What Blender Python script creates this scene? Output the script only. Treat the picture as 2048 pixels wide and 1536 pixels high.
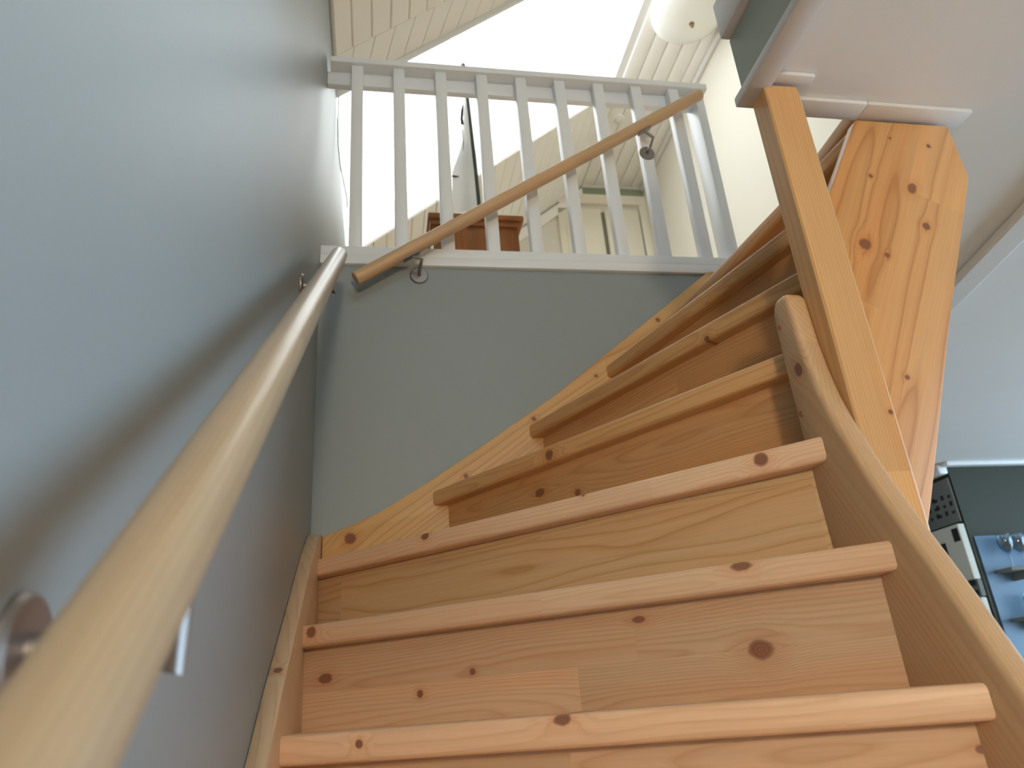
import bpy, bmesh, math, random
from mathutils import Matrix, Vector
random.seed(7)
for o in list(bpy.data.objects): bpy.data.objects.remove(o)
S = bpy.context.scene
C = S.collection
Z0 = 1.33                      # the lower floor lies at z = 0; the numbers below count from the tread at eye level

# ------------------------------------------------------------------ camera
cam_d = bpy.data.cameras.new('camera'); cam = bpy.data.objects.new('camera', cam_d); C.objects.link(cam)
F_PX, YAW, PITCH, ROLL = 1485.9, 0.1966, 0.41015, -0.08027
cam_d.sensor_width = 36.0; cam_d.lens = F_PX / 2048 * 36.0; cam_d.clip_start = 0.02; cam_d.clip_end = 200
fw = Vector((math.sin(YAW) * math.cos(PITCH), math.cos(YAW) * math.cos(PITCH), math.sin(PITCH)))
rt = Vector((math.cos(YAW), -math.sin(YAW), 0)); up = rt.cross(fw)
r2 = rt * math.cos(ROLL) + up * math.sin(ROLL); u2 = up * math.cos(ROLL) - rt * math.sin(ROLL)
m = Matrix((r2, u2, -fw)).transposed().to_4x4(); m.translation = Vector((0.171, -2.004, 0.013 + Z0)); cam.matrix_world = m
cam_d.dof.use_dof = True; cam_d.dof.focus_distance = 1.35; cam_d.dof.aperture_fstop = 6.0
S.camera = cam

# ------------------------------------------------------------------ sky, exposure
w = bpy.data.worlds.new('overcast_sky'); S.world = w; w.use_nodes = True
bg = w.node_tree.nodes['Background']; bg.inputs[0].default_value = (0.56, 0.79, 1.0, 1); bg.inputs[1].default_value = 9.6
S.view_settings.view_transform = 'Standard'; S.view_settings.look = 'None'
S.view_settings.exposure = -0.08; S.view_settings.gamma = 1.0; S.view_settings.use_curve_mapping = False

def portal(name, center, normal, sx, sy):
    L = bpy.data.lights.new(name, 'AREA'); L.shape = 'RECTANGLE'; L.size = sx; L.size_y = sy
    L.cycles.is_portal = True
    o = bpy.data.objects.new(name, L); C.objects.link(o)
    o.location = Vector(center) + Vector((0, 0, Z0))
    o.rotation_euler = Vector(normal).to_track_quat('-Z', 'Y').to_euler()
SL = 0.801; SN = math.hypot(1, SL)                   # roof slope: z = 2.47 + SL * x
UX = Vector((1 / SN, 0, SL / SN)); UN = Vector((-SL / SN, 0, 1 / SN))
portal('skylight_portal', Vector((0.95, 1.15, 2.47 + SL * 0.95)) + UN * 0.07, -UN, 1.7, 1.25)
portal('window_portal', (5.59, -1.2, 0.155), (-1, 0, 0), 5.0, 1.8)
portal('window_portal', (1.0, -3.99, 2.5), (0, 1, 0), 1.0, 0.9)

# ------------------------------------------------------------------ materials
def nmat(name):
    mt = bpy.data.materials.new(name); mt.use_nodes = True
    nt = mt.node_tree; return mt, nt, nt.nodes['Principled BSDF']
class G:
    """small helper for shader maths"""
    def __init__(s, nt): s.nt = nt
    def n(s, t, **k):
        x = s.nt.nodes.new(t)
        for a, b in k.items(): setattr(x, a, b)
        return x
    def put(s, sock, v):
        if v is None: return
        if hasattr(v, 'is_output'): s.nt.links.new(v, sock)
        else: sock.default_value = v
    def m(s, op, a, b=None, c=None, clamp=False):
        x = s.n('ShaderNodeMath', operation=op, use_clamp=clamp)
        for i, v in enumerate((a, b, c)): s.put(x.inputs[i], v)
        return x.outputs[0]
    def comb(s, a, b, c):
        x = s.n('ShaderNodeCombineXYZ')
        for i, v in enumerate((a, b, c)): s.put(x.inputs[i], v)
        return x.outputs[0]
    def noise(s, vec, scale, detail=2, rough=.5):
        x = s.n('ShaderNodeTexNoise'); s.put(x.inputs['Vector'], vec); x.inputs['Scale'].default_value = scale
        x.inputs['Detail'].default_value = detail; x.inputs['Roughness'].default_value = rough
        return x.outputs['Fac']
    def white(s, v, w):
        x = s.n('ShaderNodeTexWhiteNoise', noise_dimensions='2D'); s.put(x.inputs['Vector'], s.comb(v, w, 0.0)); return x.outputs['Value']
    def ramp(s, fac, stops):
        x = s.n('ShaderNodeValToRGB'); s.put(x.inputs[0], fac)
        e = x.color_ramp.elements
        while len(e) < len(stops): e.new(.5)
        for i, (p, col) in enumerate(stops): e[i].position = p; e[i].color = (*col, 1)
        return x.outputs[0]
    def mix(s, f, a, b, mode='MIX'):
        x = s.n('ShaderNodeMix', data_type='RGBA', blend_type=mode)
        s.put(x.inputs[0], f); s.put(x.inputs[6], a if hasattr(a, 'is_output') else (*a, 1)); s.put(x.inputs[7], b if hasattr(b, 'is_output') else (*b, 1))
        return x.outputs[2]

def pine(name, light=(.62, .37, .175), dark=(.44, .205, .075), knots=(), stave=.09, rings=150., warp=1.0, rough=.38, contrast=1.0, pale=0.0):
    """Lacquered glued pine. Local x runs along the grain. knots: (plane, u, v, radius, stretch)"""
    mt, nt, bs = nmat(name); g = G(nt)
    tc = g.n('ShaderNodeTexCoord'); sp = g.n('ShaderNodeSeparateXYZ'); nt.links.new(tc.outputs['Object'], sp.inputs[0])
    X, Y, Z = sp.outputs
    rnd = g.n('ShaderNodeObjectInfo').outputs['Random']
    R9 = g.m('MULTIPLY', rnd, 37.0)
    st = g.m('FLOOR', g.m('ADD', g.m('DIVIDE', Y, stave), g.m('MULTIPLY', rnd, 3.0)))
    w1 = g.white(st, R9); w2 = g.white(st, g.m('ADD', R9, 11.0))
    # finger joints along the length
    ln = g.m('FLOOR', g.m('ADD', g.m('MULTIPLY', X, 0.9), g.m('MULTIPLY', w1, 5.0)))
    w3 = g.white(g.m('ADD', ln, g.m('MULTIPLY', st, 7.0)), g.m('ADD', R9, 3.0))
    seed = g.m('MULTIPLY', g.m('ADD', w3, w2), 31.0)
    bulge = None; kmask = None; kin = None; halo = None
    if knots: kn = g.noise(g.comb(g.m('MULTIPLY', X, 1.0), Y, Z), 90.0, 3, .6)
    for (pl, ku, kv, kr, ks) in knots:
        a = g.m('DIVIDE', g.m('SUBTRACT', X, ku), ks); b = g.m('SUBTRACT', Y if pl == 'xy' else Z, kv)
        e = g.m('DIVIDE', g.m('SQRT', g.m('ADD', g.m('MULTIPLY', a, a), g.m('MULTIPLY', b, b))), kr)
        e = g.m('MULTIPLY', e, g.m('ADD', .78, g.m('MULTIPLY', kn, .44)))
        ex = g.m('MULTIPLY', g.m('EXPONENT', g.m('MULTIPLY', g.m('MULTIPLY', e, e), -.16)), kr * 1.3)
        sg = g.m('SIGN', b)
        ex2 = g.m('MULTIPLY', ex, sg)
        bulge = ex2 if bulge is None else g.m('ADD', bulge, ex2)
        ss = g.n('ShaderNodeMapRange', interpolation_type='SMOOTHSTEP'); g.put(ss.inputs[0], e)
        ss.inputs[1].default_value = .70; ss.inputs[2].default_value = 1.18; ss.inputs[3].default_value = 1; ss.inputs[4].default_value = 0
        kmask = ss.outputs[0] if kmask is None else g.m('MAXIMUM', kmask, ss.outputs[0])
        s2 = g.n('ShaderNodeMapRange', interpolation_type='SMOOTHSTEP'); g.put(s2.inputs[0], e)
        s2.inputs[1].default_value = .6; s2.inputs[2].default_value = 3.2; s2.inputs[3].default_value = 1; s2.inputs[4].default_value = 0
        halo = s2.outputs[0] if halo is None else g.m('MAXIMUM', halo, s2.outputs[0])
        kin = e if kin is None else g.m('MINIMUM', kin, e)
    big = g.noise(g.comb(g.m('ADD', g.m('MULTIPLY', X, 1.0), seed), g.m('MULTIPLY', Y, 5.0), g.m('MULTIPLY', Z, 5.0)), 1.0, 2.5, .5)
    yc = g.m('MULTIPLY', g.m('SUBTRACT', g.m('FRACT', g.m('ADD', g.m('DIVIDE', Y, stave), g.m('MULTIPLY', rnd, 3.0))), g.m('ADD', g.m('MULTIPLY', w2, .9), .05)), stave)
    if bulge is not None: yc = g.m('SUBTRACT', yc, bulge)
    zc = g.m('ADD', Z, g.m('ADD', g.m('MULTIPLY', w3, .05), .012))
    d = g.m('SQRT', g.m('ADD', g.m('MULTIPLY', yc, yc), g.m('MULTIPLY', zc, zc)))
    d = g.m('ADD', d, g.m('MULTIPLY', g.m('SUBTRACT', big, .5), .05 * warp))
    ring = g.m('FRACT', g.m('MULTIPLY', d, rings))
    mid = tuple(l * .72 + k * .28 for l, k in zip(light, dark))
    dk = tuple(l * (1 - .75 * contrast) + k * .75 * contrast for l, k in zip(light, dark))
    col = g.ramp(ring, [(0.0, mid), (.12, light), (.55, light), (.84, mid), (.95, dk), (1.0, mid)])
    fib = g.noise(g.comb(g.m('MULTIPLY', X, 6.0), g.m('MULTIPLY', Y, 260.0), g.m('MULTIPLY', Z, 260.0)), 1.0, 2, .6)
    fv = g.m('ADD', g.m('MULTIPLY', fib, .24), .88)
    tone = g.m('ADD', g.m('MULTIPLY', w3, .22), .89)
    fin = g.m('MULTIPLY', fv, tone)
    col = g.mix(1.0, col, g.comb(fin, fin, fin), 'MULTIPLY')
    # slow drift between paler sapwood and redder heartwood
    drift = g.noise(g.comb(g.m('ADD', g.m('MULTIPLY', X, 1.1), seed), g.m('MULTIPLY', Y, 14.0), seed), 1.0, 1, .5)
    dm = g.n('ShaderNodeMapRange'); g.put(dm.inputs[0], drift); dm.inputs[1].default_value = .42; dm.inputs[2].default_value = .68; dm.inputs[3].default_value = 0; dm.inputs[4].default_value = .55
    col = g.mix(dm.outputs[0], col, g.mix(1.0, col, (1.02, .84, .70), 'MULTIPLY'))
    if pale: col = g.mix(pale, col, (.66, .52, .40))
    if kmask is not None:
        kr_ = g.m('FRACT', g.m('MULTIPLY', kin, 3.3))
        kc = g.ramp(kr_, [(0, (.20, .075, .038)), (.5, (.26, .105, .055)), (1, (.17, .06, .032))])
        col = g.mix(g.m('MULTIPLY', halo, .42), col, g.mix(1.0, col, (.86, .62, .48), 'MULTIPLY'))
        col = g.mix(g.m('MULTIPLY', kmask, .92), col, kc)
    nt.links.new(col, bs.inputs['Base Color'])
    bs.inputs['Roughness'].default_value = rough; bs.inputs['Specular IOR Level'].default_value = .35
    bp_ = g.n('ShaderNodeBump'); bp_.inputs['Strength'].default_value = .12; bp_.inputs['Distance'].default_value = .001
    nt.links.new(fib, bp_.inputs['Height']); nt.links.new(bp_.outputs[0], bs.inputs['Normal'])
    return mt

def paint(name, col, rough=.55, bump=.06, scale=350., var=.03, spec=.3):
    mt, nt, bs = nmat(name); g = G(nt)
    tc = g.n('ShaderNodeTexCoord').outputs['Object']
    n1 = g.noise(tc, scale, 2, .5); n2 = g.noise(tc, 3.0, 2, .5)
    v = g.m('ADD', g.m('MULTIPLY', n2, var * 2), 1 - var)
    nt.links.new(g.mix(1.0, col, g.comb(v, v, v), 'MULTIPLY'), bs.inputs['Base Color'])
    bs.inputs['Roughness'].default_value = rough; bs.inputs['Specular IOR Level'].default_value = spec
    if bump:
        b = g.n('ShaderNodeBump'); b.inputs['Strength'].default_value = bump; b.inputs['Distance'].default_value = .002
        nt.links.new(n1, b.inputs['Height']); nt.links.new(b.outputs[0], bs.inputs['Normal'])
    return mt

M = {}
M['wall'] = paint('grey_green_wall_paint', (.29, .325, .335), .42, .09, 130., spec=.35)
M['ceil'] = paint('white_ceiling_paint', (.76, .74, .73), .7, .10, 120.)
M['cream'] = paint('cream_wall_paint', (.76, .72, .63), .6)
M['panel'] = paint('white_painted_panelling', (.92, .90, .86), .5, .03)
M['white'] = paint('white_gloss_paint', (.83, .86, .90), .35, .03, spec=.5)
M['whitetrim'] = paint('white_trim_paint', (.74, .72, .70), .45, .03)
M['casing'] = paint('matt_white_casing_paint', (.72, .69, .67), .55, .03)
M['cream_door'] = paint('cream_door_paint', (.84, .79, .66), .5, .02)
M['door_gap'] = paint('door_shadow_gap', (.20, .19, .14), .8, 0)
M['fascia'] = paint('grey_green_fascia_paint', (.33, .38, .35), .45)
M['sage'] = paint('sage_green_paint', (.30, .34, .24), .6)
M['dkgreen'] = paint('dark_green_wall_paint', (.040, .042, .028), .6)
M['blue'] = paint('blue_backsplash', (.12, .20, .30), .35)  # even blue over the lower part of the dark green kitchen wall
M['floorm'] = pine('floor_boards', (.50, .33, .18), (.36, .2, .09), stave=.12)
M['floor_light'] = pine('pale_upper_floor_boards', (.80, .66, .48), (.66, .50, .32), stave=.14, contrast=.5)
M['steel'] = paint('brushed_steel', (.33, .30, .29), .46, .02, 600.); M['steel'].node_tree.nodes['Principled BSDF'].inputs['Metallic'].default_value = 1.0
M['glass_dome'] = paint('opal_glass', (.86, .86, .82), .15, 0, spec=.6)
M['brass'] = paint('aged_brass', (.30, .19, .10), .4, 0); M['brass'].node_tree.nodes['Principled BSDF'].inputs['Metallic'].default_value = .8
M['black'] = paint('black_paint', (.02, .022, .02), .4, 0)
M['mastm'] = paint('dark_green_varnish', (.05, .065, .055), .4, 0)
M['sail'] = paint('white_sailcloth', (.84, .85, .84), .7, .02)
M['cord'] = paint('grey_cord', (.42, .42, .40), .7, 0)
M['chalk'] = paint('slate_grey_board', (.20, .21, .20), .7, .02)
M['mark'] = paint('black_ink', (.03, .03, .03), .7, 0)
M['paper'] = paint('off_white_enamel', (.72, .70, .62), .4, 0)
M['cabinet_wood'] = pine('stained_cabinet_wood', (.30, .115, .035), (.17, .05, .014), stave=.14, rough=.35)
def glass(name, tint, refl):
    mt = bpy.data.materials.new(name); mt.use_nodes = True; nt = mt.node_tree; nt.nodes.clear(); g = G(nt)
    t = g.n('ShaderNodeBsdfTransparent'); t.inputs[0].default_value = (*tint, 1)
    gl = g.n('ShaderNodeBsdfGlossy'); gl.inputs['Roughness'].default_value = .03
    lw = g.n('ShaderNodeLayerWeight'); lw.inputs[0].default_value = .5
    fr = g.m('MULTIPLY_ADD', g.m('POWER', lw.outputs['Facing'], 4.0), .35 * refl, .03 * refl)
    mx = g.n('ShaderNodeMixShader'); o = g.n('ShaderNodeOutputMaterial')
    nt.links.new(fr, mx.inputs[0]); nt.links.new(t.outputs[0], mx.inputs[1]); nt.links.new(gl.outputs[0], mx.inputs[2]); nt.links.new(mx.outputs[0], o.inputs[0])
    return mt
M['pane'] = glass('window_glass', (.97, .98, .98), 1.0)
M['roof_pane'] = glass('tinted_roof_glass', (.88, .765, .68), .6)
M['drink'] = glass('drinking_glass', (.86, .90, .92), 2.2)

# ------------------------------------------------------------------ object helpers
W = {}
def place(o, mtx, parent=None):
    W[o.name] = mtx.copy()
    if parent is not None:
        o.parent = parent; o.matrix_basis = W[parent.name].inverted() @ mtx
    else: o.matrix_basis = Matrix.Translation((0, 0, Z0)) @ mtx
    return o
def thing(name, label, cat, loc, group=None):
    o = bpy.data.objects.new(name, None); C.objects.link(o); o.empty_display_size = .05
    place(o, Matrix.Translation(loc)); o['label'] = label; o['category'] = cat
    if group: o['group'] = group
    return o
def tag(o, label, cat, group=None):
    o['label'] = label; o['category'] = cat
    if group: o['group'] = group
    return o
def struct(o, label=None):
    o['kind'] = 'structure'
    if label: o['label'] = label
    return o
def obj(name, bm, mat, parent=None, mtx=None, smooth=False):
    bmesh.ops.recalc_face_normals(bm, faces=bm.faces)
    me = bpy.data.meshes.new(name); bm.to_mesh(me); bm.free()
    me.materials.append(mat if not isinstance(mat, str) else M[mat])
    if smooth:
        for p in me.polygons: p.use_smooth = True
        try: me.set_sharp_from_angle(angle=math.radians(40))
        except Exception: pass
    o = bpy.data.objects.new(name, me); C.objects.link(o)
    return place(o, mtx or Matrix.Identity(4), parent)
def frame(org, xa, ya):
    xa = Vector(xa).normalized(); ya = Vector(ya); za = xa.cross(ya).normalized(); ya = za.cross(xa)
    m_ = Matrix((xa, ya, za)).transposed().to_4x4(); m_.translation = Vector(org); return m_
def prism_bm(poly, z0, z1, bevel=0, seg=2, sel=None):
    bm = bmesh.new()
    a = [bm.verts.new((x, y, z0)) for x, y in poly]; b = [bm.verts.new((x, y, z1)) for x, y in poly]
    n = len(poly); bm.faces.new(a[::-1]); bm.faces.new(b)
    for i in range(n): bm.faces.new((a[i], a[(i + 1) % n], b[(i + 1) % n], b[i]))
    if bevel:
        bmesh.ops.recalc_face_normals(bm, faces=bm.faces)
        es = [e for e in bm.edges if e.calc_face_angle(0) > .5 and (sel is None or sel(e))]
        bmesh.ops.bevel(bm, geom=es, offset=bevel, segments=seg, profile=.5, affect='EDGES')
    return bm
def box(name, x, y, z, mat, parent=None, bevel=0, axis='x', smooth=None):
    """world-aligned box; local x (the grain) runs along `axis`"""
    org = Vector((x[0], y[0], z[0])); d = (x[1] - x[0], y[1] - y[0], z[1] - z[0])
    if axis == 'x': fr = frame(org, (1, 0, 0), (0, 1, 0)); s = d
    elif axis == 'y': fr = frame((x[1], y[0], z[0]), (0, 1, 0), (-1, 0, 0)); s = (d[1], d[0], d[2])
    else: fr = frame(org, (0, 0, 1), (1, 0, 0)); s = (d[2], d[0], d[1])
    return obj(name, prism_bm([(0, 0), (s[0], 0), (s[0], s[1]), (0, s[1])], 0, s[2], bevel), mat, parent, fr, smooth=bool(bevel) if smooth is None else smooth)
def tube_bm(pts, r, seg=16, cap=0.0):
    """tube along pts; cap = rounding length at the ends"""
    bm = bmesh.new(); rings = []
    P = [Vector(p) for p in pts]; R = [r] * len(P)
    if cap:
        d0 = (P[1] - P[0]).normalized(); d1 = (P[-1] - P[-2]).normalized()
        P = [P[0], P[0] + d0 * cap * .3, P[0] + d0 * cap] + P[1:-1] + [P[-1] - d1 * cap, P[-1] - d1 * cap * .3, P[-1]]
        R = [r - cap * .9, r - cap * .3, r] + [r] * (len(P) - 6) + [r, r - cap * .3, r - cap * .9]
    ref = None
    for i, p in enumerate(P):
        t = (P[min(i + 1, len(P) - 1)] - P[max(i - 1, 0)]).normalized()
        if ref is None: ref = t.orthogonal().normalized()
        ref = (ref - t * ref.dot(t)).normalized(); b = t.cross(ref)
        rings.append([bm.verts.new(p + (ref * math.cos(2 * math.pi * k / seg) + b * math.sin(2 * math.pi * k / seg)) * R[i]) for k in range(seg)])
    for a, b in zip(rings, rings[1:]):
        for k in range(seg): bm.faces.new((a[k], a[(k + 1) % seg], b[(k + 1) % seg], b[k]))
    bm.faces.new(rings[0][::-1]); bm.faces.new(rings[-1])
    return bm
def lathe_bm(prof, seg=32):
    bm = bmesh.new(); rings = []
    for r, z in prof:
        if r < 1e-6: rings.append([bm.verts.new((0, 0, z))])
        else: rings.append([bm.verts.new((r * math.cos(2 * math.pi * k / seg), r * math.sin(2 * math.pi * k / seg), z)) for k in range(seg)])
    for a, b in zip(rings, rings[1:]):
        for k in range(seg):
            q = [a[k % len(a)], a[(k + 1) % len(a)], b[(k + 1) % len(b)], b[k % len(b)]]
            u = [v for i, v in enumerate(q) if v not in q[:i]]
            if len(u) > 2: bm.faces.new(u)
    return bm
def dup(o, mtx, parent=None):
    c = o.copy(); C.objects.link(c); c.parent = None; return place(c, mtx, parent)

# ------------------------------------------------------------------ the setting: lower storey
FL = -1.33
struct(box('floor', (-.12, 5.7), (-4.1, 3.2), (FL - .1, FL), 'floorm', axis='y'), 'pine plank floor of the lower storey')
struct(box('wall_left', (-.12, 0), (-4.0, 2.95), (FL, 2.46), 'wall'), 'grey-green painted wall carrying the long handrail')
struct(box('wall_back', (0, 1.46), (0, .1), (FL, 1.303), 'wall'), 'grey-green wall below the white balustrade')
LP = [(0, .1), (1.40, .1), (1.40, -.95), (.90, -.985), (.90, -4.0), (5.6, -4.0), (5.6, 3.1), (0, 3.1)]
struct(obj('ceiling', prism_bm(LP, 1.11, 1.20), 'ceil'), 'white lower ceiling around the stair opening')
struct(obj('floor_upper', prism_bm(LP, 1.20, 1.33), 'floor_light'), 'floor of the upper storey')
def wall_with_hole(name, axis, pos, thick, u, v, hole, mat, label):
    """wall in the plane axis = pos, opening hole = (u0, u1, v0, v1)"""
    bm = bmesh.new()
    def add(u0, u1, v0, v1):
        if u1 - u0 < 1e-4 or v1 - v0 < 1e-4: return
        lo = (u0, pos, v0) if axis == 'y' else (pos, u0, v0)
        hi = (u1, pos + thick, v1) if axis == 'y' else (pos + thick, u1, v1)
        r = bmesh.ops.create_cube(bm, size=1)
        for q in r['verts']: q.co = Vector([lo[i] + (q.co[i] + .5) * (hi[i] - lo[i]) for i in range(3)])
    h = hole
    add(u[0], h[0], *v); add(h[1], u[1], *v); add(h[0], h[1], v[0], h[2]); add(h[0], h[1], h[3], v[1])
    return struct(obj(name, bm, mat), label)
struct(box('wall_front', (-.12, 5.7), (-4.1, -4.0), (FL, 1.11), 'wall'), 'wall at the foot of the stair behind the viewer')
wall_with_hole('wall_right', 'x', 5.6, .1, (-4.0, 3.1), (FL, 1.11), (-3.7, 1.3, -.75, 1.06), 'wall', 'kitchen wall with a window')
def window(name, axis, pos, u, v, label):
    t = thing(name, label, 'window', (0, 0, 0)); del t['category']; t['kind'] = 'structure'
    fw_ = .05
    def b(nm, u0, u1, v0, v1, d0, d1, mt):
        if axis == 'y': return box(nm, (u0, u1), (pos + d0, pos + d1), (v0, v1), mt, t)
        return box(nm, (pos + d0, pos + d1), (u0, u1), (v0, v1), mt, t)
    b('frame', u[0], u[0] + fw_, *v, .02, .08, 'white'); b('frame', u[1] - fw_, u[1], *v, .02, .08, 'white')
    b('frame', u[0] + fw_, u[1] - fw_, v[0], v[0] + fw_, .02, .08, 'white'); b('frame', u[0] + fw_, u[1] - fw_, v[1] - fw_, v[1], .02, .08, 'white')
    um = (u[0] + u[1]) / 2
    b('mullion', um - .025, um + .025, v[0] + fw_, v[1] - fw_, .02, .08, 'white')
    b('pane', u[0] + fw_, um - .025, v[0] + fw_, v[1] - fw_, .045, .05, 'pane'); b('pane', um + .025, u[1] - fw_, v[0] + fw_, v[1] - fw_, .045, .05, 'pane')
window('window_1', 'x', 5.6, (-3.7, 1.3), (-.75, 1.06), 'white two-light kitchen window')
# chimney-like kitchen corner on the far right
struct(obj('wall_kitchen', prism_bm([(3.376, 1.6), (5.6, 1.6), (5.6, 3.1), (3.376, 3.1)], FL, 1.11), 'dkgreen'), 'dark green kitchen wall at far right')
struct(box('wall_kitchen_end', (1.46, 3.376), (3.0, 3.1), (FL, 1.11), 'wall'), 'grey-green far wall of the kitchen')
struct(box('wall_kitchen_side', (1.36, 1.46), (.1, 3.1), (FL, 1.11), 'wall'), 'grey-green wall behind the stair')
struct(box('trim_1', (3.34, 5.6), (1.55, 1.6), (1.085, 1.11), 'white', bevel=.006), 'white ceiling moulding above the dark green wall')
struct(box('trim_2', (3.315, 3.376), (1.6, 3.0), (1.05, 1.11), 'white', bevel=.01), 'white ceiling moulding on the side of the kitchen corner')
a = math.atan2(.426, .094)
fr = Matrix.Translation((1.74, -1.0, 1.11)) @ Matrix.Rotation(a, 4, 'Z')
struct(obj('trim_3', prism_bm([(0, -.082), (1.6, -.082), (1.6, 0), (0, 0)], -.028, 0, .006), 'whitetrim', None, fr), 'white batten crossing the lower ceiling')
# casing around the stair opening
struct(box('trim_4', (.885, .932), (-4.0, -.955), (1.088, 1.11), 'casing', bevel=.002), 'white casing along the edge of the stair opening')
struct(box('trim_5', (.935, 1.018), (-1.036, -1.012), (1.1, 1.11), 'casing', bevel=.002), 'short white casing in front of the newel post')
struct(box('trim_6', (1.003, 1.172), (-.977, -.93), (1.1, 1.11), 'casing', bevel=.002), 'white casing right of the newel post')
struct(box('trim_7', (1.173, 1.42), (-.977, -.93), (1.1, 1.11), 'casing', bevel=.002), 'white casing above the wide string board')
struct(box('trim_8', (.888, .90), (-4.0, -.985), (1.112, 1.238), 'fascia'), 'grey-green fascia of the stair opening')
struct(box('trim_9', (.868, .90), (-4.0, -.985), (1.24, 1.335), 'whitetrim', bevel=.004), 'grey-white edge board on top of the fascia')

# ------------------------------------------------------------------ the setting: upper storey
CZ, CX, RX, FY, NY = 3.955, 1.854, 2.386, 2.83, -4.0
struct(box('wall_upper_right', (RX, RX + .1), (NY, FY), (1.33, CZ + .1), 'cream'), 'cream wall of the upper storey')
wall_with_hole('wall_upper_front', 'y', -4.1, .1, (-.12, RX + .1), (1.11, 4.2), (.5, 1.5, 2.05, 2.95), 'cream', 'gable wall with a window behind the viewer')
window('window_2', 'y', -4.1, (.5, 1.5), (2.05, 2.95), 'white two-light gable window')
struct(obj('wall_upper_back', prism_bm([(0, 1.33), (RX, 1.33), (RX, CZ + .1), (CX - .08, CZ + .1), (0, 2.57)], 0, .1), 'cream', None, frame((0, FY + .1, 0), (1, 0, 0), (0, 0, 1))), 'end wall of the upper storey')
struct(box('trim_10', (CX - .02, RX), (FY - .02, FY), (3.862, 3.94), 'sage'), 'sage green strip of wall above the far doors')
struct(box('trim_11', (CX, RX), (FY - .03, FY), (3.94, CZ), 'whitetrim'), 'cream cornice of the far wall')
struct(box('trim_12', (1.62, RX), (FY - .04, FY), (3.77, 3.86), 'cream_door'), 'cream casing over the far doors')
for i, (x0, x1, nm) in enumerate([(1.62, 1.985, 'door_1'), (2.02, 2.31, 'door_2')]):
    t = thing(nm, ['cream door at left in the far end wall', 'cream door at right in the far end wall'][i], 'door', (x0, FY, 1.33)); del t['category']; t['kind'] = 'structure'
    box('leaf', (x0, x1), (FY - .03, FY), (1.335, 3.72), 'cream_door', t, .004)
    box('door_panel', (x0 + .06, x1 - .06), (FY - .038, FY - .03), (2.6, 3.62), 'cream_door', t, .003)
struct(box('trim_13', (1.985, 2.02), (FY - .012, FY), (1.335, 3.70), 'door_gap'), 'dark gap between the far doors')
struct(box('trim_14', (2.325, RX), (FY - .04, FY), (1.335, 3.77), 'cream_door', bevel=.004), 'cream door casing in the far corner')
struct(obj('trim_18', prism_bm([(0, 2.45), (CX, CZ - .02), (CX, CZ - .12), (0, 2.35)], 0, .03, .004), 'panel', None, frame((0, FY, 0), (1, 0, 0), (0, 0, 1))), 'white casing following the roof slope on the far wall')
# sloping roof: boards along the room, a large roof window
KN = frame((0, 0, 2.47), (0, 1, 0), UX)              # local x = world y, local y = up the slope, local z = outward or inward normal
sgn = 1 if (KN.to_3x3() @ Vector((0, 0, 1))).dot(UN) > 0 else -1
SLEN = CX * SN
HY0, HY1, WY0, WY1 = .28, 1.72, .545, 1.80           # hole at the room side, window further out
def slab(name, polys, d0, d1, mat, label):
    bm = bmesh.new()
    for p in polys:
        q = prism_bm(p, sgn * d0, sgn * d1); me = bpy.data.meshes.new('t'); q.to_mesh(me); q.free(); bm.from_mesh(me); bpy.data.meshes.remove(me)
    return struct(obj(name, bm, mat, None, KN), label)
roof = slab('ceiling_slope', [[(NY, -.25), (WY0, -.25), (WY0, SLEN + .1), (NY, SLEN + .1)], [(WY1, -.25), (FY + .1, -.25), (WY1 + FY + .1 - WY1, SLEN + .1), (WY1, SLEN + .1)],
      [(WY0, -.25), (WY1, -.25), (WY1, .0), (WY0, .0)]], .075, .2, 'whitetrim', 'sloping attic ceiling of white boards around the roof window')
nb = 24; bw = SLEN / nb
near_me = None; far_me = None
for i in range(nb):
    for (y0, y1) in ((NY, HY0), (HY1, FY)):
        bm = prism_bm([(y0, .002), (y1, .002), (y1, bw - .002), (y0, bw - .002)], 0, sgn * .016, .004, 1)
        mtx = KN @ Matrix.Translation((0, i * bw, 0))
        key = 'n' if y1 == HY0 else 'f'
        src = near_me if key == 'n' else far_me
        if src is None:
            o = obj('ceiling_board', bm, 'panel', roof, mtx)
            if key == 'n': near_me = o
            else: far_me = o
        else:
            bm.free(); dup(src, mtx, roof)
slab('ceiling_slope_lining', [[(NY, -.25), (HY0, -.25), (HY0, SLEN + .1), (NY, SLEN + .1)], [(HY1, -.25), (FY, -.25), (FY, SLEN + .1), (HY1, SLEN + .1)]], .014, .074, 'panel', 'lining behind the sloping boards')
# splayed reveal of the roof window on the near side and straight one on the far side
def quad_panel(name, pts, thick, mat, parent=None, label=None):
    bm = bmesh.new(); P = [Vector(p) for p in pts]; n_ = (P[1] - P[0]).cross(P[2] - P[0]).normalized() * thick
    a = [bm.verts.new(p) for p in P]; b = [bm.verts.new(p + n_) for p in P]
    bm.faces.new(a); bm.faces.new(b[::-1])
    for i in range(len(P)): bm.faces.new((a[i], b[i], b[(i + 1) % len(P)], a[(i + 1) % len(P)]))
    return obj(name, bm, mat, parent)
def sp(y, s, off): return Vector((0, y, 2.47)) + UX * s + UN * off
sk = thing('window_3', 'large bright roof window in the sloping ceiling', 'window', sp(1.15, 1.2, .1)); del sk['category']; sk['kind'] = 'structure'
nr = 22
for i in range(nr):
    s0, s1 = SLEN * i / nr + .002, SLEN * (i + 1) / nr - .002
    quad_panel('reveal_board', [sp(HY0, s0, .002), sp(HY0, s1, .002), sp(WY0, s1, .07), sp(WY0, s0, .07)], .012, 'panel', sk)
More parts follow.
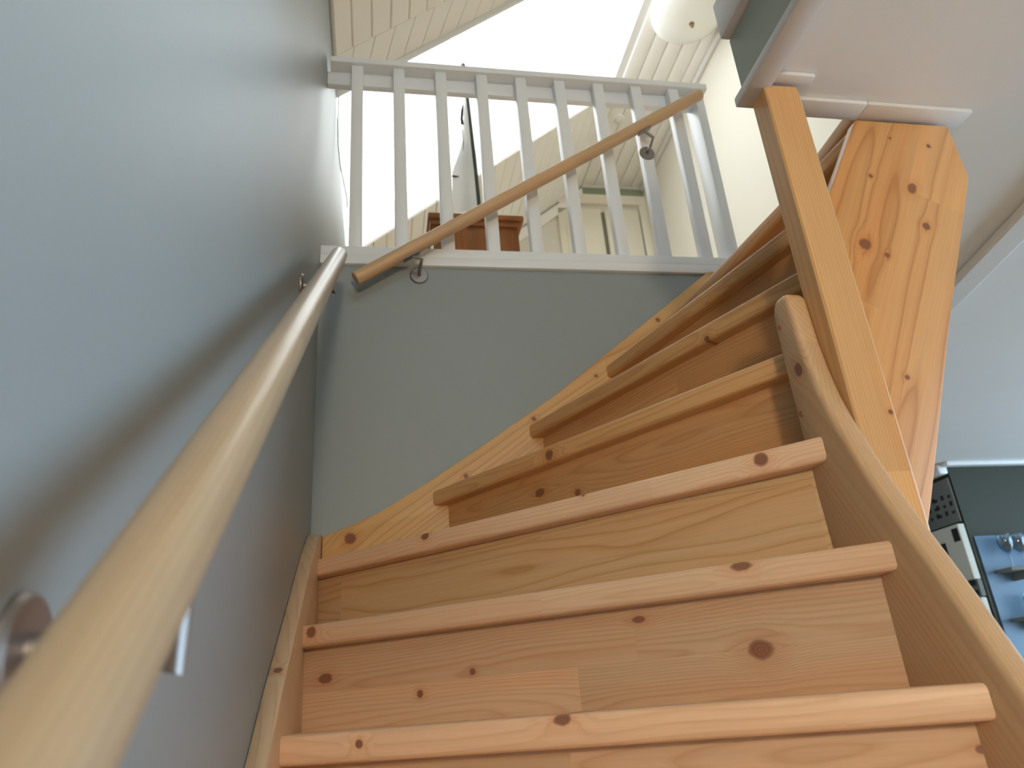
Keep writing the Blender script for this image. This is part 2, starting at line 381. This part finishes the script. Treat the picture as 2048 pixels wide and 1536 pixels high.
quad_panel('reveal_far', [sp(HY1, 0, .002), sp(HY1, SLEN, .002), sp(WY1, SLEN, .075), sp(WY1, 0, .075)], -.012, 'panel', sk)
quad_panel('frame', [sp(WY0 - .0, 0, .075), sp(WY0 + .012, 0, .075), sp(WY0 + .012, SLEN, .075), sp(WY0, SLEN, .075)], .03, 'white', sk)
quad_panel('frame', [sp(WY1 - .02, 0, .075), sp(WY1, 0, .075), sp(WY1, SLEN, .075), sp(WY1 - .02, SLEN, .075)], .03, 'white', sk)
quad_panel('pane', [sp(WY0 + .012, .0, .09), sp(WY1 - .02, .0, .09), sp(WY1 - .02, SLEN, .09), sp(WY0 + .012, SLEN, .09)], .004, 'roof_pane', sk)
cf = struct(box('ceiling_flat', (CX - .05, RX + .1), (NY, FY), (CZ + .016, CZ + .12), 'whitetrim'), 'flat strip of ceiling boards at the ridge')
cb = None; nfb = 5; fbw = (RX - CX) / nfb
for i in range(nfb):
    if cb is None: cb = box('ceiling_board', (CX + .002, CX + fbw - .002), (NY, FY), (CZ, CZ + .016), 'panel', cf, .004, 'y')
    else: dup(cb, Matrix.Translation((i * fbw, 0, 0)) @ W[cb.name], cf)
struct(box('trim_15', (RX - .03, RX), (NY, FY - .04), (CZ - .045, CZ), 'whitetrim', bevel=.008, axis='y'), 'cream cornice between flat ceiling and upper right wall')
struct(box('trim_16', (0, .018), (NY, .4), (2.43, 2.468), 'whitetrim', bevel=.006, axis='y'), 'thin white moulding where left wall meets sloping ceiling')

# ------------------------------------------------------------------ staircase
ST = thing('staircase', 'winding pine staircase with closed risers turning right around a square newel post', 'staircase', (.45, -1.1, FL))
H = .19
T = {-5: ((.03, -2.20), (.878, -2.20)), -4: ((.03, -1.97), (.878, -1.99)), -3: ((.03, -1.74), (.878, -1.79)), -2: ((.03, -1.51), (.878, -1.60)),
     -1: ((.03, -1.27), (.878, -1.42)), 0: ((.03, -1.015), (.878, -1.28)), 1: ((.03, -.745), (.878, -1.164)), 2: ((.03, -.449), (.878, -1.067)),
     3: ((.03, -.129), (.878, -.972)), 4: ((.321, -.03), (.905, -.899)), 5: ((.605, -.03), (1.004, -.905)), 6: ((.861, -.03), (1.115, -.91)),
     7: ((1.115, -.03), (1.215, -.91)), 8: ((1.365, -.03), (1.333, -.91))}
REG = [(.03, -2.6), (.878, -2.6), (.878, -1.0), (.905, -.93), (.905, -.91), (1.40, -.91), (1.40, -.03), (.03, -.03)]  # floor plan of the stair
def clip(poly, p, d):
    """keep the part of poly on the left of the line through p with direction d"""
    out = []
    f = lambda q: d[0] * (q[1] - p[1]) - d[1] * (q[0] - p[0])
    for a_, b_ in zip(poly, poly[1:] + poly[:1]):
        fa, fb = f(a_), f(b_)
        if fa >= 0: out.append(a_)
        if (fa > 0 > fb) or (fa < 0 < fb):
            t_ = fa / (fa - fb); out.append((a_[0] + (b_[0] - a_[0]) * t_, a_[1] + (b_[1] - a_[1]) * t_))
    return out
# knots seen in the photograph: plane, place along the board, place across it, radius, stretch
KT = {1: [('xz', 0.129, -0.018, 0.0064, 1.0), ('xz', 0.43, -0.006, 0.008, 1.6)], 2: [('xz', 0.02, -0.015, 0.0115, 1.0), ('xz', 0.841, -0.007, 0.0075, 2.2)], 3: [('xz', 1.093, -0.016, 0.0126, 1.0), ('xz', 0.345, -0.008, 0.0088, 1.3), ('xz', 0.747, -0.001, 0.0048, 1.0)], 4: [('xz', 0.439, -0.024, 0.0128, 1.0)], 5: [('xz', 0.675, -0.036, 0.0077, 1.0)], 6: [('xz', 0.507, -0.061, 0.0099, 1.8)]}
KR = {2: [('xy', 0.841, 0.065, 0.0148, 1.3), ('xy', 0.243, 0.048, 0.0071, 1.0), ('xy', 0.352, 0.076, 0.0061, 1.0), ('xy', 0.029, 0.091, 0.0096, 1.8), ('xy', 0.661, 0.128, 0.0056, 2)], 3: [], 4: [('xy', 0.367, 0.098, 0.0107, 1.5), ('xy', 0.484, 0.069, 0.0091, 1.0)], 5: [('xy', 0.484, 0.014, 0.0129, 1.0), ('xy', 0.757, 0.011, 0.0052, 2.5)], 1: [('xy', 0.929, 0.117, 0.0053, 1.5)]}
TH = .042; OV = .034
for i in sorted(T):
    Lp, Rp = Vector(T[i][0]), Vector(T[i][1]); d = (Rp - Lp).normalized(); nrm = Vector((-d.y, d.x))
    zt = (i - 1) * H
    poly = clip(REG, Lp, d)
    if i + 1 in T:
        L2, R2 = Vector(T[i + 1][0]), Vector(T[i + 1][1]); d2 = (R2 - L2).normalized(); n2 = Vector((-d2.y, d2.x))
        p2 = L2 + n2 * (OV + .018)
        poly = clip(poly, p2, -d2)
    fr = frame((Lp.x, Lp.y, zt), (d.x, d.y, 0), (nrm.x, nrm.y, 0))
    inv = lambda q: ((Vector(q) - Lp).dot(d), (Vector(q) - Lp).dot(nrm))
    loc = [inv(q) for q in poly]
    # drop duplicate points
    pp = []
    for q in loc:
        if not pp or (Vector(q) - Vector(pp[-1])).length > 1e-4: pp.append(q)
    if (Vector(pp[0]) - Vector(pp[-1])).length < 1e-4: pp.pop()
    bm = bmesh.new(); bm.free()
    isf = lambda e: all(abs(v.co.y) < 1e-3 for v in e.verts) and abs(e.verts[0].co.z - e.verts[1].co.z) < 1e-4
    bm = prism_bm(pp, -TH, 0, .0085, 3, isf)
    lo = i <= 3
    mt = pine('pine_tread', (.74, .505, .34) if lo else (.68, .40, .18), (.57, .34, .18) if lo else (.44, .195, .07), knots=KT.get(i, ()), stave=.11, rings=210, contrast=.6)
    if i == 8: bm.free(); bm = prism_bm([(0, 0), (.882, 0), (.882, .07), (0, .07)], -TH, 0, .0085, 3, isf)
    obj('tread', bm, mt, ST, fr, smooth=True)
    # riser below this tread
    zb = zt - H if i > -5 else FL
    p0 = Lp + nrm * OV
    rp = clip(clip(REG, p0, d), p0 + nrm * .018, -d)
    us = sorted((Vector(q) - p0).dot(d) for q in rp)
    if i == 8: us = [0, .87]
    fr = frame((p0.x + nrm.x * .018, p0.y + nrm.y * .018, zb), (d.x, d.y, 0), (0, 0, 1))
    bm = prism_bm([(us[0], 0), (us[-1], 0), (us[-1], zt - TH - zb), (us[0], zt - TH - zb)], 0, .018)
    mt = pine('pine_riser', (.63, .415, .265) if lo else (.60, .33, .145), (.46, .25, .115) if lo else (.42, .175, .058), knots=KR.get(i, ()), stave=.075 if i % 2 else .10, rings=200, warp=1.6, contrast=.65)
    if i == 3: mt = pine('pine_riser_figured', (.64, .425, .235), (.47, .255, .085), stave=.24, rings=95, warp=2.0, contrast=1.0)
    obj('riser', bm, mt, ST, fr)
# strings; local frame: x horizontally along the wall, y up
def string(name, poly, org, xa, ya, thick, mat, bev=.004, seg=2, rot=0.0, label=None):
    """poly is given in (horizontal, vertical) numbers; the mesh frame is turned by rot so that local x follows the grain"""
    fr = frame(org, xa, ya) @ Matrix.Rotation(rot, 4, 'Z')
    ri = Matrix.Rotation(-rot, 4, 'Z')
    pl = [tuple((ri @ Vector((u, v, 0)))[:2]) for u, v in poly]
    o = obj(name, prism_bm(pl, 0, thick, bev, seg), mat, ST, fr, smooth=True)
    if label: o['label'] = label
    return o
KS = {'back': [('xy', 0.345, 0.304, 0.0156, 1.0), ('xy', 0.692, 0.253, 0.0069, 1), ('xy', 0.958, 0.268, 0.0073, 1), ('xy', 1.204, 0.26, 0.0053, 1), ('xy', 1.505, 0.286, 0.008, 1)], 'upper': [('xy', 1.394, -0.665, 0.0102, 1.5), ('xy', 1.313, -0.71, 0.0089, 1), ('xy', 1.201, -0.601, 0.0134, 1), ('xy', 1.377, -0.577, 0.0051, 1), ('xy', 1.199, -0.648, 0.0058, 1), ('xy', 0.953, -0.734, 0.0053, 1), ('xy', 1.531, -0.679, 0.0053, 1), ('xy', 1.504, -0.595, 0.0031, 1.3)], 'inner': [('xy', 0.041, 1.079, 0.0111, 1.2)], 'newel': [('xy', 1.733, 0.065, 0.0045, 1.0)]}
KS['left'] = [('xz', -.500, .015, .0075, 1.2)]
left_poly = [(-.03, .462), (-.10, .445), (-.25, .366), (-.379, .288), (-.477, .225), (-.59, .155), (-.74, .062), (-.895, -.045), (-1.02, -.135), (-1.27, -.33), (-1.74, -.72), (-2.27, -1.13), (-2.27, FL), (-2.0, FL), (-1.2, -.65), (-.6, -.22), (0, .10), (0, .462)]
s_left = string('string_board', left_poly, (0, 0, 0), (0, 1, 0), (0, 0, 1), .03, pine('pine_string_left', (.60, .41, .24), (.42, .23, .11), knots=KS.get('left', ()), stave=.3, rings=110, pale=.25), rot=math.atan(.72), label='pale pine string board along the left wall')
back_poly = [(.03, .10), (.9, .62), (1.37, .98), (1.37, 1.300), (1.262, 1.300), (1.25, 1.291), (1.028, 1.116), (.695, .856), (.456, .692), (.30, .59), (.175, .515), (.08, .474), (.031, .456)]
s_back = string('string_board', back_poly, (0, 0, 0), (1, 0, 0), (0, 0, 1), .03, pine('pine_string_back', (.68, .41, .175), (.48, .22, .075), knots=KS.get('back', ()), stave=.1, rings=90), rot=math.atan(.72), label='orange pine string board along the back wall')
inner_poly = [(-.915, .30), (-.915, .40), (-.913, .50), (-.914, .60), (-.916, .628), (-.924, .645), (-.936, .652), (-.960, .651), (-.971, .638), (-.975, .59), (-.978, .545), (-.986, .49), (-.997, .44), (-1.013, .392), (-1.036, .335), (-1.064, .272), (-1.09, .222), (-1.126, .156), (-1.160, .09), (-1.192, .024), (-1.24, -.06), (-1.32, -.19), (-1.45, -.36), (-1.65, -.57), (-2.28, -1.10), (-2.28, FL), (-2.02, FL), (-1.45, -.80), (-1.22, -.52), (-1.06, -.22), (-.95, .03)]
s_in = string('string_board', [(-u, v) for u, v in inner_poly], (.918, 0, 0), (0, -1, 0), (0, 0, 1), .04, pine('pine_string_inner', (.56, .36, .19), (.40, .20, .09), knots=KS.get('inner', ()), stave=.3, rings=170, warp=.5, contrast=.4, pale=.15), bev=.011, seg=4, rot=-math.radians(60), label='curved pine string board with wooden plugs beside the newel post')
up_poly = [(.965, .12), (1.0, .13), (1.07, .275), (1.219, .604), (1.389, .956), (1.386, 1.094), (1.1645, 1.094), (1.052, .898), (.965, .745)]
s_up = string('string_board', up_poly, (0, -.91, 0), (1, 0, 0), (0, 0, 1), .03, pine('pine_string_upper', (.68, .375, .155), (.46, .19, .06), knots=KS.get('upper', ()), stave=.075, rings=75), bev=.004, rot=math.radians(62), label='wide orange pine string board with dark knots right of the newel post')
nw_poly = [(.918, -1.012), (.987, -1.012), (1.003, -.998), (1.003, -.942), (.918, -.942)]
# newel: frame with local x up
fr = frame((.918, -1.012, FL), (0, 0, 1), (1, 0, 0))
nb_ = prism_bm([(0, 0), (1.094 - FL, 0), (1.094 - FL, .084), (0, .084)], 0, .052)
bmesh.ops.recalc_face_normals(nb_, faces=nb_.faces)
es = [e for e in nb_.edges if all(abs(v.co.y - .084) < 1e-4 and abs(v.co.z) < 1e-4 for v in e.verts)]
bmesh.ops.bevel(nb_, geom=es, offset=.014, segments=1, affect='EDGES')
es = [e for e in nb_.edges if e.calc_face_angle(0) > 1.2 and abs(e.verts[0].co.x - e.verts[1].co.x) > .5]
bmesh.ops.bevel(nb_, geom=es, offset=.003, segments=1, affect='EDGES')
newel = obj('newel_post', nb_, pine('pine_newel', (.68, .40, .18), (.50, .25, .09), knots=KS.get('newel', ()), stave=.3, rings=170, contrast=.4, warp=.4), ST, fr)
newel['label'] = 'square pine newel post rising to the ceiling'
plug_m = pine('pine_plug', (.36, .16, .07), (.22, .09, .04), stave=.3)
def plug(parent, p, nrm, r):
    bm = lathe_bm([(0, -.004), (r, -.004), (r, .0008), (r * .85, .0016), (0, .0016)], 20)
    q = Vector(nrm).to_track_quat('Z', 'Y').to_matrix().to_4x4(); q.translation = Vector(p)
    obj('plug', bm, plug_m, parent, q, smooth=True)
plug(s_in, (.878, -.932, .598), (-1, 0, 0), .0055); plug(s_in, (.878, -.933, .432), (-1, 0, 0), .0055)

# ------------------------------------------------------------------ handrails
def bracket(parent, wall_p, out, elbow, rail_p, along, ros=.029, rod=.006):
    """rosette on the wall, bent rod, saddle plate below the rail"""
    b_ = obj('bracket', tube_bm([wall_p, Vector(wall_p) + Vector(out) * .8, Vector(elbow) - Vector((0, 0, .0)), rail_p], rod, 12), 'steel', parent, None, smooth=True)
    bm = lathe_bm([(0, 0), (ros, 0), (ros, .003), (ros * .9, .006), (0, .006)], 28)
    q = Vector(out).to_track_quat('Z', 'Y').to_matrix().to_4x4(); q.translation = Vector(wall_p)
    obj('rosette', bm, 'steel', b_, q, smooth=True)
    al = Vector(along).normalized(); side = al.cross(Vector((0, 0, 1))).normalized()
    fr_ = frame(Vector(rail_p) - al * .03 - side * .011, al, side)
    obj('saddle_plate', prism_bm([(0, 0), (.06, 0), (.06, .022), (0, .022)], 0, .004, .001, 1), 'steel', b_, fr_)
RR = .0216
def rail_mat(nm): return pine(nm, (.335, .25, .158), (.26, .175, .098), stave=.5, rings=260, warp=.6, contrast=.6, rough=.30, pale=.1)
# long handrail on the left wall
z1 = lambda y: 1.181 + .787 * (y + .241)
A_, B_ = Vector((.07, -2.25, z1(-2.25))), Vector((.07, -.232, z1(-.232)))
hr = thing('handrail', 'long round pale wooden handrail on the left wall', 'handrail', A_, 'handrails of the stair')
fr = frame(A_, B_ - A_, (1, 0, 0)); ln_ = (B_ - A_).length
obj('rail', tube_bm([(0, 0, 0), (ln_, 0, 0)], RR, 40, .006), rail_mat('pale_rail_wood'), hr, fr, smooth=True)
dr = (B_ - A_).normalized(); und = Vector((1, 0, 0)).cross(dr).normalized()
if und.z > 0: und = -und
for (yb, zb) in ((-1.590, .055), (-.476, .938)):
    bracket(hr, (0, yb, zb), (.064, 0, 0), (.07, yb, zb - .012), Vector((.07, yb, z1(yb))) + Vector((0, 0, -RR * 1.27)), dr, rod=.009)
# short handrail in front of the balustrade
A_, B_ = Vector((.108, -.07, 1.212)), Vector((1.353, -.07, 2.046))
hr2 = thing('handrail', 'shorter round wooden handrail rising in front of the white balustrade', 'handrail', A_, 'handrails of the stair')
fr = frame(A_, B_ - A_, (0, -1, 0)); ln_ = (B_ - A_).length; d2_ = (B_ - A_).normalized()
obj('rail', tube_bm([(0, 0, 0), (ln_, 0, 0)], RR, 40, .005), pine('rail_wood', (.62, .40, .21), (.46, .27, .13), stave=.5, rings=260, warp=.6, contrast=.6, pale=.2), hr2, fr, smooth=True)
for (xb, zb, yw) in ((.302, 1.272, 0.0), (1.134, 1.812, -.003)):
    zr = A_.z + (xb - A_.x) * d2_.z / d2_.x
    xr_ = xb - .026
    bracket(hr2, (xb, yw, zb), (0, -.045, 0), (xb + .006, -.062, zb + .022), Vector((xr_, -.07, A_.z + (xr_ - A_.x) * d2_.z / d2_.x - RR * 1.19)), d2_, rod=.0055)

# ------------------------------------------------------------------ balustrade
BL = thing('balustrade', 'white painted balustrade at the edge of the upper floor', 'balustrade', (.7, .03, 1.303))
box('bottom_rail', (.0, 1.40), (-.014, .09), (1.303, 1.336), 'white', BL, .003)
box('bottom_rail', (.0, 1.40), (-.011, .09), (1.337, 1.369), 'white', BL, .003)
box('cap_rail', (.012, 1.425), (-.014, .07), (2.138, 2.164), 'white', BL, .004)
box('sub_rail', (.0, 1.376), (.034, .06), (2.080, 2.138), 'white', BL, .003)
b0 = None
for x in (.105, .250, .399, .548, .693, .840, .989, 1.138, 1.288):
    if b0 is None: b0 = box('baluster', (x - .0205, x + .0205), (-.003, .034), (1.369, 2.138), 'white', BL, .004, 'z')
    else: dup(b0, Matrix.Translation((x - .105, 0, 0)) @ W[b0.name], BL)
box('end_post', (1.372, 1.408), (-.003, .085), (1.369, 2.138), 'white', BL, .006, 'z')

# ------------------------------------------------------------------ things of the upper storey
cab = thing('cabinet', 'small reddish-brown wooden cabinet standing behind the balustrade', 'cabinet', (.59, .78, 1.33))
box('body', (.405, .775), (.615, .93), (1.33, 1.935), 'cabinet_wood', cab, .004, 'z')
box('top', (.384, .798), (.59, .95), (1.937, 1.962), 'cabinet_wood', cab, .005)
box('cornice', (.394, .788), (.602, .94), (1.91, 1.9365), 'cabinet_wood', cab, .004)
dr_ = box('door', (.43, .75), (.605, .615), (1.40, 1.89), 'cabinet_wood', cab, .004, 'z')
obj('knob', lathe_bm([(0, .022), (.008, .02), (.010, .014), (.005, .006), (.005, 0), (0, 0)], 16), 'brass', dr_, Matrix.Translation((.715, .605, 1.66)) @ Matrix.Rotation(math.pi / 2, 4, 'X'), smooth=True)
bt = thing('model_sailboat', 'white-sailed model boat with dark mast on top of the brown cabinet', 'model boat', (.58, .75, 1.962))
def hull():
    bm = bmesh.new(); rings = []
    for k in range(13):
        t = k / 12; x = -.17 + .34 * t; b = .045 * math.sin(math.pi * min(1, t * 1.0 + .03)) ** .6 if 0 < t < 1 else .002
        ring = []
        for j in range(9):
            a_ = math.pi * j / 8; ring.append(bm.verts.new((x, -b * math.cos(a_), .06 - .055 * math.sin(a_) * (.3 + .7 * math.sin(math.pi * max(.02, min(.98, t)))))))
        rings.append(ring)
    for p, q in zip(rings, rings[1:]):
        for j in range(8): bm.faces.new((p[j], p[j + 1], q[j + 1], q[j]))
        bm.faces.new((p[0], q[0], q[8], p[8]))
    bm.faces.new(rings[0]); bm.faces.new(rings[-1][::-1])
    return bm
obj('hull', hull(), 'sail', bt, Matrix.Translation((.575, .75, 1.964)), smooth=True)
mast = obj('mast', tube_bm([(.634, .75, 2.02), (.622, .75, 2.42), (.600, .75, 2.99)], .0125, 12), 'mastm', bt, None, smooth=True)
obj('finial', lathe_bm([(0, .02), (.009, .015), (.011, .005), (.007, 0), (0, 0)], 14), 'cord', mast, Matrix.Translation((.5995, .75, 2.985)), smooth=True)
def sail(outline, y, bulge):
    bm = bmesh.new(); n = len(outline); vs = []
    for (xl, xr, z) in outline:
        vs.append([(bm.verts.new((xl + (xr - xl) * k / 6, y - bulge * math.sin(math.pi * k / 6) - .0015, z)), bm.verts.new((xl + (xr - xl) * k / 6, y - bulge * math.sin(math.pi * k / 6) + .0015, z))) for k in range(7)])
    for p, q in zip(vs, vs[1:]):
        for k in range(6):
            bm.faces.new((p[k][0], p[k + 1][0], q[k + 1][0], q[k][0])); bm.faces.new((p[k][1], q[k][1], q[k + 1][1], p[k + 1][1]))
        for k in (0, 6): bm.faces.new((p[k][0], q[k][0], q[k][1], p[k][1]))
    for k in range(6):
        bm.faces.new((vs[0][k][0], vs[0][k][1], vs[0][k + 1][1], vs[0][k + 1][0])); bm.faces.new((vs[-1][k][0], vs[-1][k + 1][0], vs[-1][k + 1][1], vs[-1][k][1]))
    return bm
sl = obj('mainsail', sail([(.520, .624, 2.075), (.512, .622, 2.16), (.516, .620, 2.30), (.552, .616, 2.42), (.573, .613, 2.50), (.584, .609, 2.65), (.594, .603, 2.80), (.5985, .600, 2.92)], .742, .012), 'sail', bt, None, smooth=True)
obj('pennant', sail([(.569, .583, 2.585), (.567, .580, 2.62), (.572, .585, 2.67), (.583, .587, 2.715)], .733, .002), 'black', sl, None)
obj('sail_edge', sail([(.568, .575, 2.36), (.570, .580, 2.42), (.572, .577, 2.50), (.571, .575, 2.575)], .733, .001), 'cord', sl, None)
obj('spike', tube_bm([(.566, .735, 2.273), (.54, .735, 2.274), (.514, .735, 2.278)], .0045, 8), 'black', sl, None)
obj('stay', tube_bm([(.428, .75, 2.0), (.440, .75, 2.155), (.598, .75, 2.95)], .0012, 6), 'mastm', bt, None)
lamp = thing('ceiling_lamp', 'round opal glass ceiling lamp with a small brown finial', 'lamp', (2.10, 1.06, CZ))
prof = [(0, -.135)] + [(.235 * math.sin(a_), -.025 - .11 * math.cos(a_)) for a_ in [k * math.pi / 2 / 10 for k in range(1, 11)]] + [(.235, 0), (0, 0)]
obj('shade', lathe_bm(prof, 48), 'glass_dome', lamp, Matrix.Translation((2.10, 1.06, CZ)), smooth=True)
obj('finial', lathe_bm([(0, -.165), (.009, -.16), (.011, -.15), (.006, -.143), (.016, -.136), (0, -.134)], 16), 'brass', lamp, Matrix.Translation((2.10, 1.06, CZ)), smooth=True)
sd = thing('smoke_detector', 'small round white fitting on the flat ceiling', 'detector', (1.936, 2.033, CZ))
obj('base', lathe_bm([(0, -.012), (.045, -.012), (.05, 0), (0, 0)], 24), 'panel', sd, Matrix.Translation((1.936, 2.033, CZ)), smooth=True)
obj('cover', lathe_bm([(0, -.03), (.02, -.03), (.03, -.022), (.032, -.012), (0, -.012)], 24), 'whitetrim', sd, Matrix.Translation((1.936, 2.033, CZ)), smooth=True)
tag(obj('blind_cord', tube_bm([(.012, .5, 2.48), (.010, .5, 2.36), (.014, .5, 2.22), (.024, .5, 2.11), (.040, .5, 2.02), (.052, .5, 1.95), (.056, .5, 1.90)], .0028, 8), 'cord', None, None, smooth=True), 'thin grey cord hanging beside the first baluster at left wall', 'cord')

# wall lamp at the foot of the stair, behind the viewer: the warm light on risers and back wall
wl = thing('wall_lamp', 'warm globe wall lamp at the foot of the stair behind the viewer', 'lamp', (.35, -3.99, .6))
glow, nt_, bs_ = nmat('lamp_glow'); bs_.inputs['Base Color'].default_value = (.9, .85, .75, 1); bs_.inputs['Emission Color'].default_value = (1.0, .81, .56, 1); bs_.inputs['Emission Strength'].default_value = 190.0
obj('globe', lathe_bm([(0, -.12)] + [(.12 * math.sin(k * math.pi / 12), -.12 * math.cos(k * math.pi / 12)) for k in range(1, 12)] + [(0, .12)], 24), glow, wl, Matrix.Translation((.35, -3.8, .6)), smooth=True)
obj('arm', tube_bm([(.35, -3.995, .42), (.35, -3.8, .42), (.35, -3.8, .485)], .01, 10), 'steel', wl, None, smooth=True)
obj('rosette', lathe_bm([(0, 0), (.05, 0), (.05, .01), (0, .01)], 24), 'steel', wl, Matrix.Translation((.35, -4.0, .42)) @ Matrix.Rotation(-math.pi / 2, 4, 'X'), smooth=True)

# ------------------------------------------------------------------ kitchen corner at far right
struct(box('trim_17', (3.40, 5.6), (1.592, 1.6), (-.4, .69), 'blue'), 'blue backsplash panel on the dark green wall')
cbk = thing('memo_board', 'slate grey memo board covered in small black writing on the side of the kitchen corner', 'board', (3.366, 1.75, .78))
box('board', (3.362, 3.372), (1.61, 1.90), (.78, 1.03), 'chalk', cbk, .002)
for r_ in range(3):
    for k in range(6):
        yy = 1.64 + .042 * k + .012 * ((k * 7 + r_ * 3) % 3 - 1); zz = .83 + r_ * .045
        box('mark', (3.3605, 3.362), (yy, yy + .022), (zz, zz + .016 + .01 * ((k + r_) % 2)), 'mark', cbk)
wc = thing('wall_cabinet', 'off-white wall cabinet with dark squares at the kitchen corner', 'cabinet', (3.34, 1.8, .40))
box('body', (3.33, 3.372), (1.605, 2.05), (.465, .765), 'paper', wc, .003)
box('dark_square', (3.326, 3.33), (1.615, 1.66), (.675, .745), 'mark', wc); box('dark_square', (3.326, 3.33), (1.735, 1.80), (.57, .685), 'mark', wc)
wc2 = thing('shelf_rack', 'grey shelf rack with black slots below the off-white wall cabinet', 'shelf', (3.34, 1.8, .28))
box('back', (3.345, 3.372), (1.605, 2.0), (.375, .463), 'chalk', wc2); box('slot', (3.338, 3.345), (1.62, 1.98), (.435, .46), 'mark', wc2); box('slot', (3.338, 3.345), (1.62, 1.98), (.385, .41), 'mark', wc2)
tag(box('appliance', (3.33, 3.372), (1.605, 2.1), (-.3, .372), 'paper', None, .01), 'white appliance below the grey shelf rack', 'appliance')
for k, (x0, zz) in enumerate(((3.452, .500), (3.452, .250))):
    sh = thing('glass_shelf', ['upper narrow dark shelf on the blue backsplash holding stemmed glasses', 'lower narrow dark shelf on the blue backsplash holding a tumbler'][k], 'shelf', (x0, 1.54, zz), 'glass shelves in the kitchen')
    box('shelf_board', (x0, x0 + 1.0), (1.47, 1.592), (zz - .018, zz), 'chalk', sh, .002)
    for xb in (x0 + .1, x0 + .8): box('shelf_bracket', (xb, xb + .015), (1.50, 1.592), (zz - .06, zz - .018), 'chalk', sh)
gp = [(0, 0), (.034, 0), (.034, .003), (.005, .008), (.004, .07), (.012, .082), (.033, .105), (.040, .135), (.036, .18), (.033, .18), (.037, .135), (.030, .108), (.009, .086), (0, .084)]
tp = [(0, 0), (.032, 0), (.037, .12), (.034, .12), (.030, .006), (0, .006)]
g0 = None
for k, (x_, y_, lab) in enumerate([(3.52, 1.53, 'stemmed glass nearest the left end of the upper kitchen shelf'), (3.61, 1.54, 'second stemmed glass from the left on the upper kitchen shelf'), (3.70, 1.53, 'third stemmed glass from the left on the upper kitchen shelf'), (3.79, 1.54, 'fourth stemmed glass from the left on the upper kitchen shelf')]):
    if g0 is None: g0 = obj('wine_glass', lathe_bm(gp, 24), 'drink', None, Matrix.Translation((x_, y_, .501)), smooth=True); o = g0
    else: o = dup(g0, Matrix.Translation((x_, y_, .501)))
    tag(o, lab, 'glass', 'glasses in the kitchen')
for x_, lab in ((3.56, 'tumbler at the left end of the lower kitchen shelf'), (3.67, 'tumbler second from left on the lower kitchen shelf')):
    tag(obj('tumbler', lathe_bm(tp, 24), 'drink', None, Matrix.Translation((x_, 1.53, .251)), smooth=True), lab, 'glass', 'glasses in the kitchen')
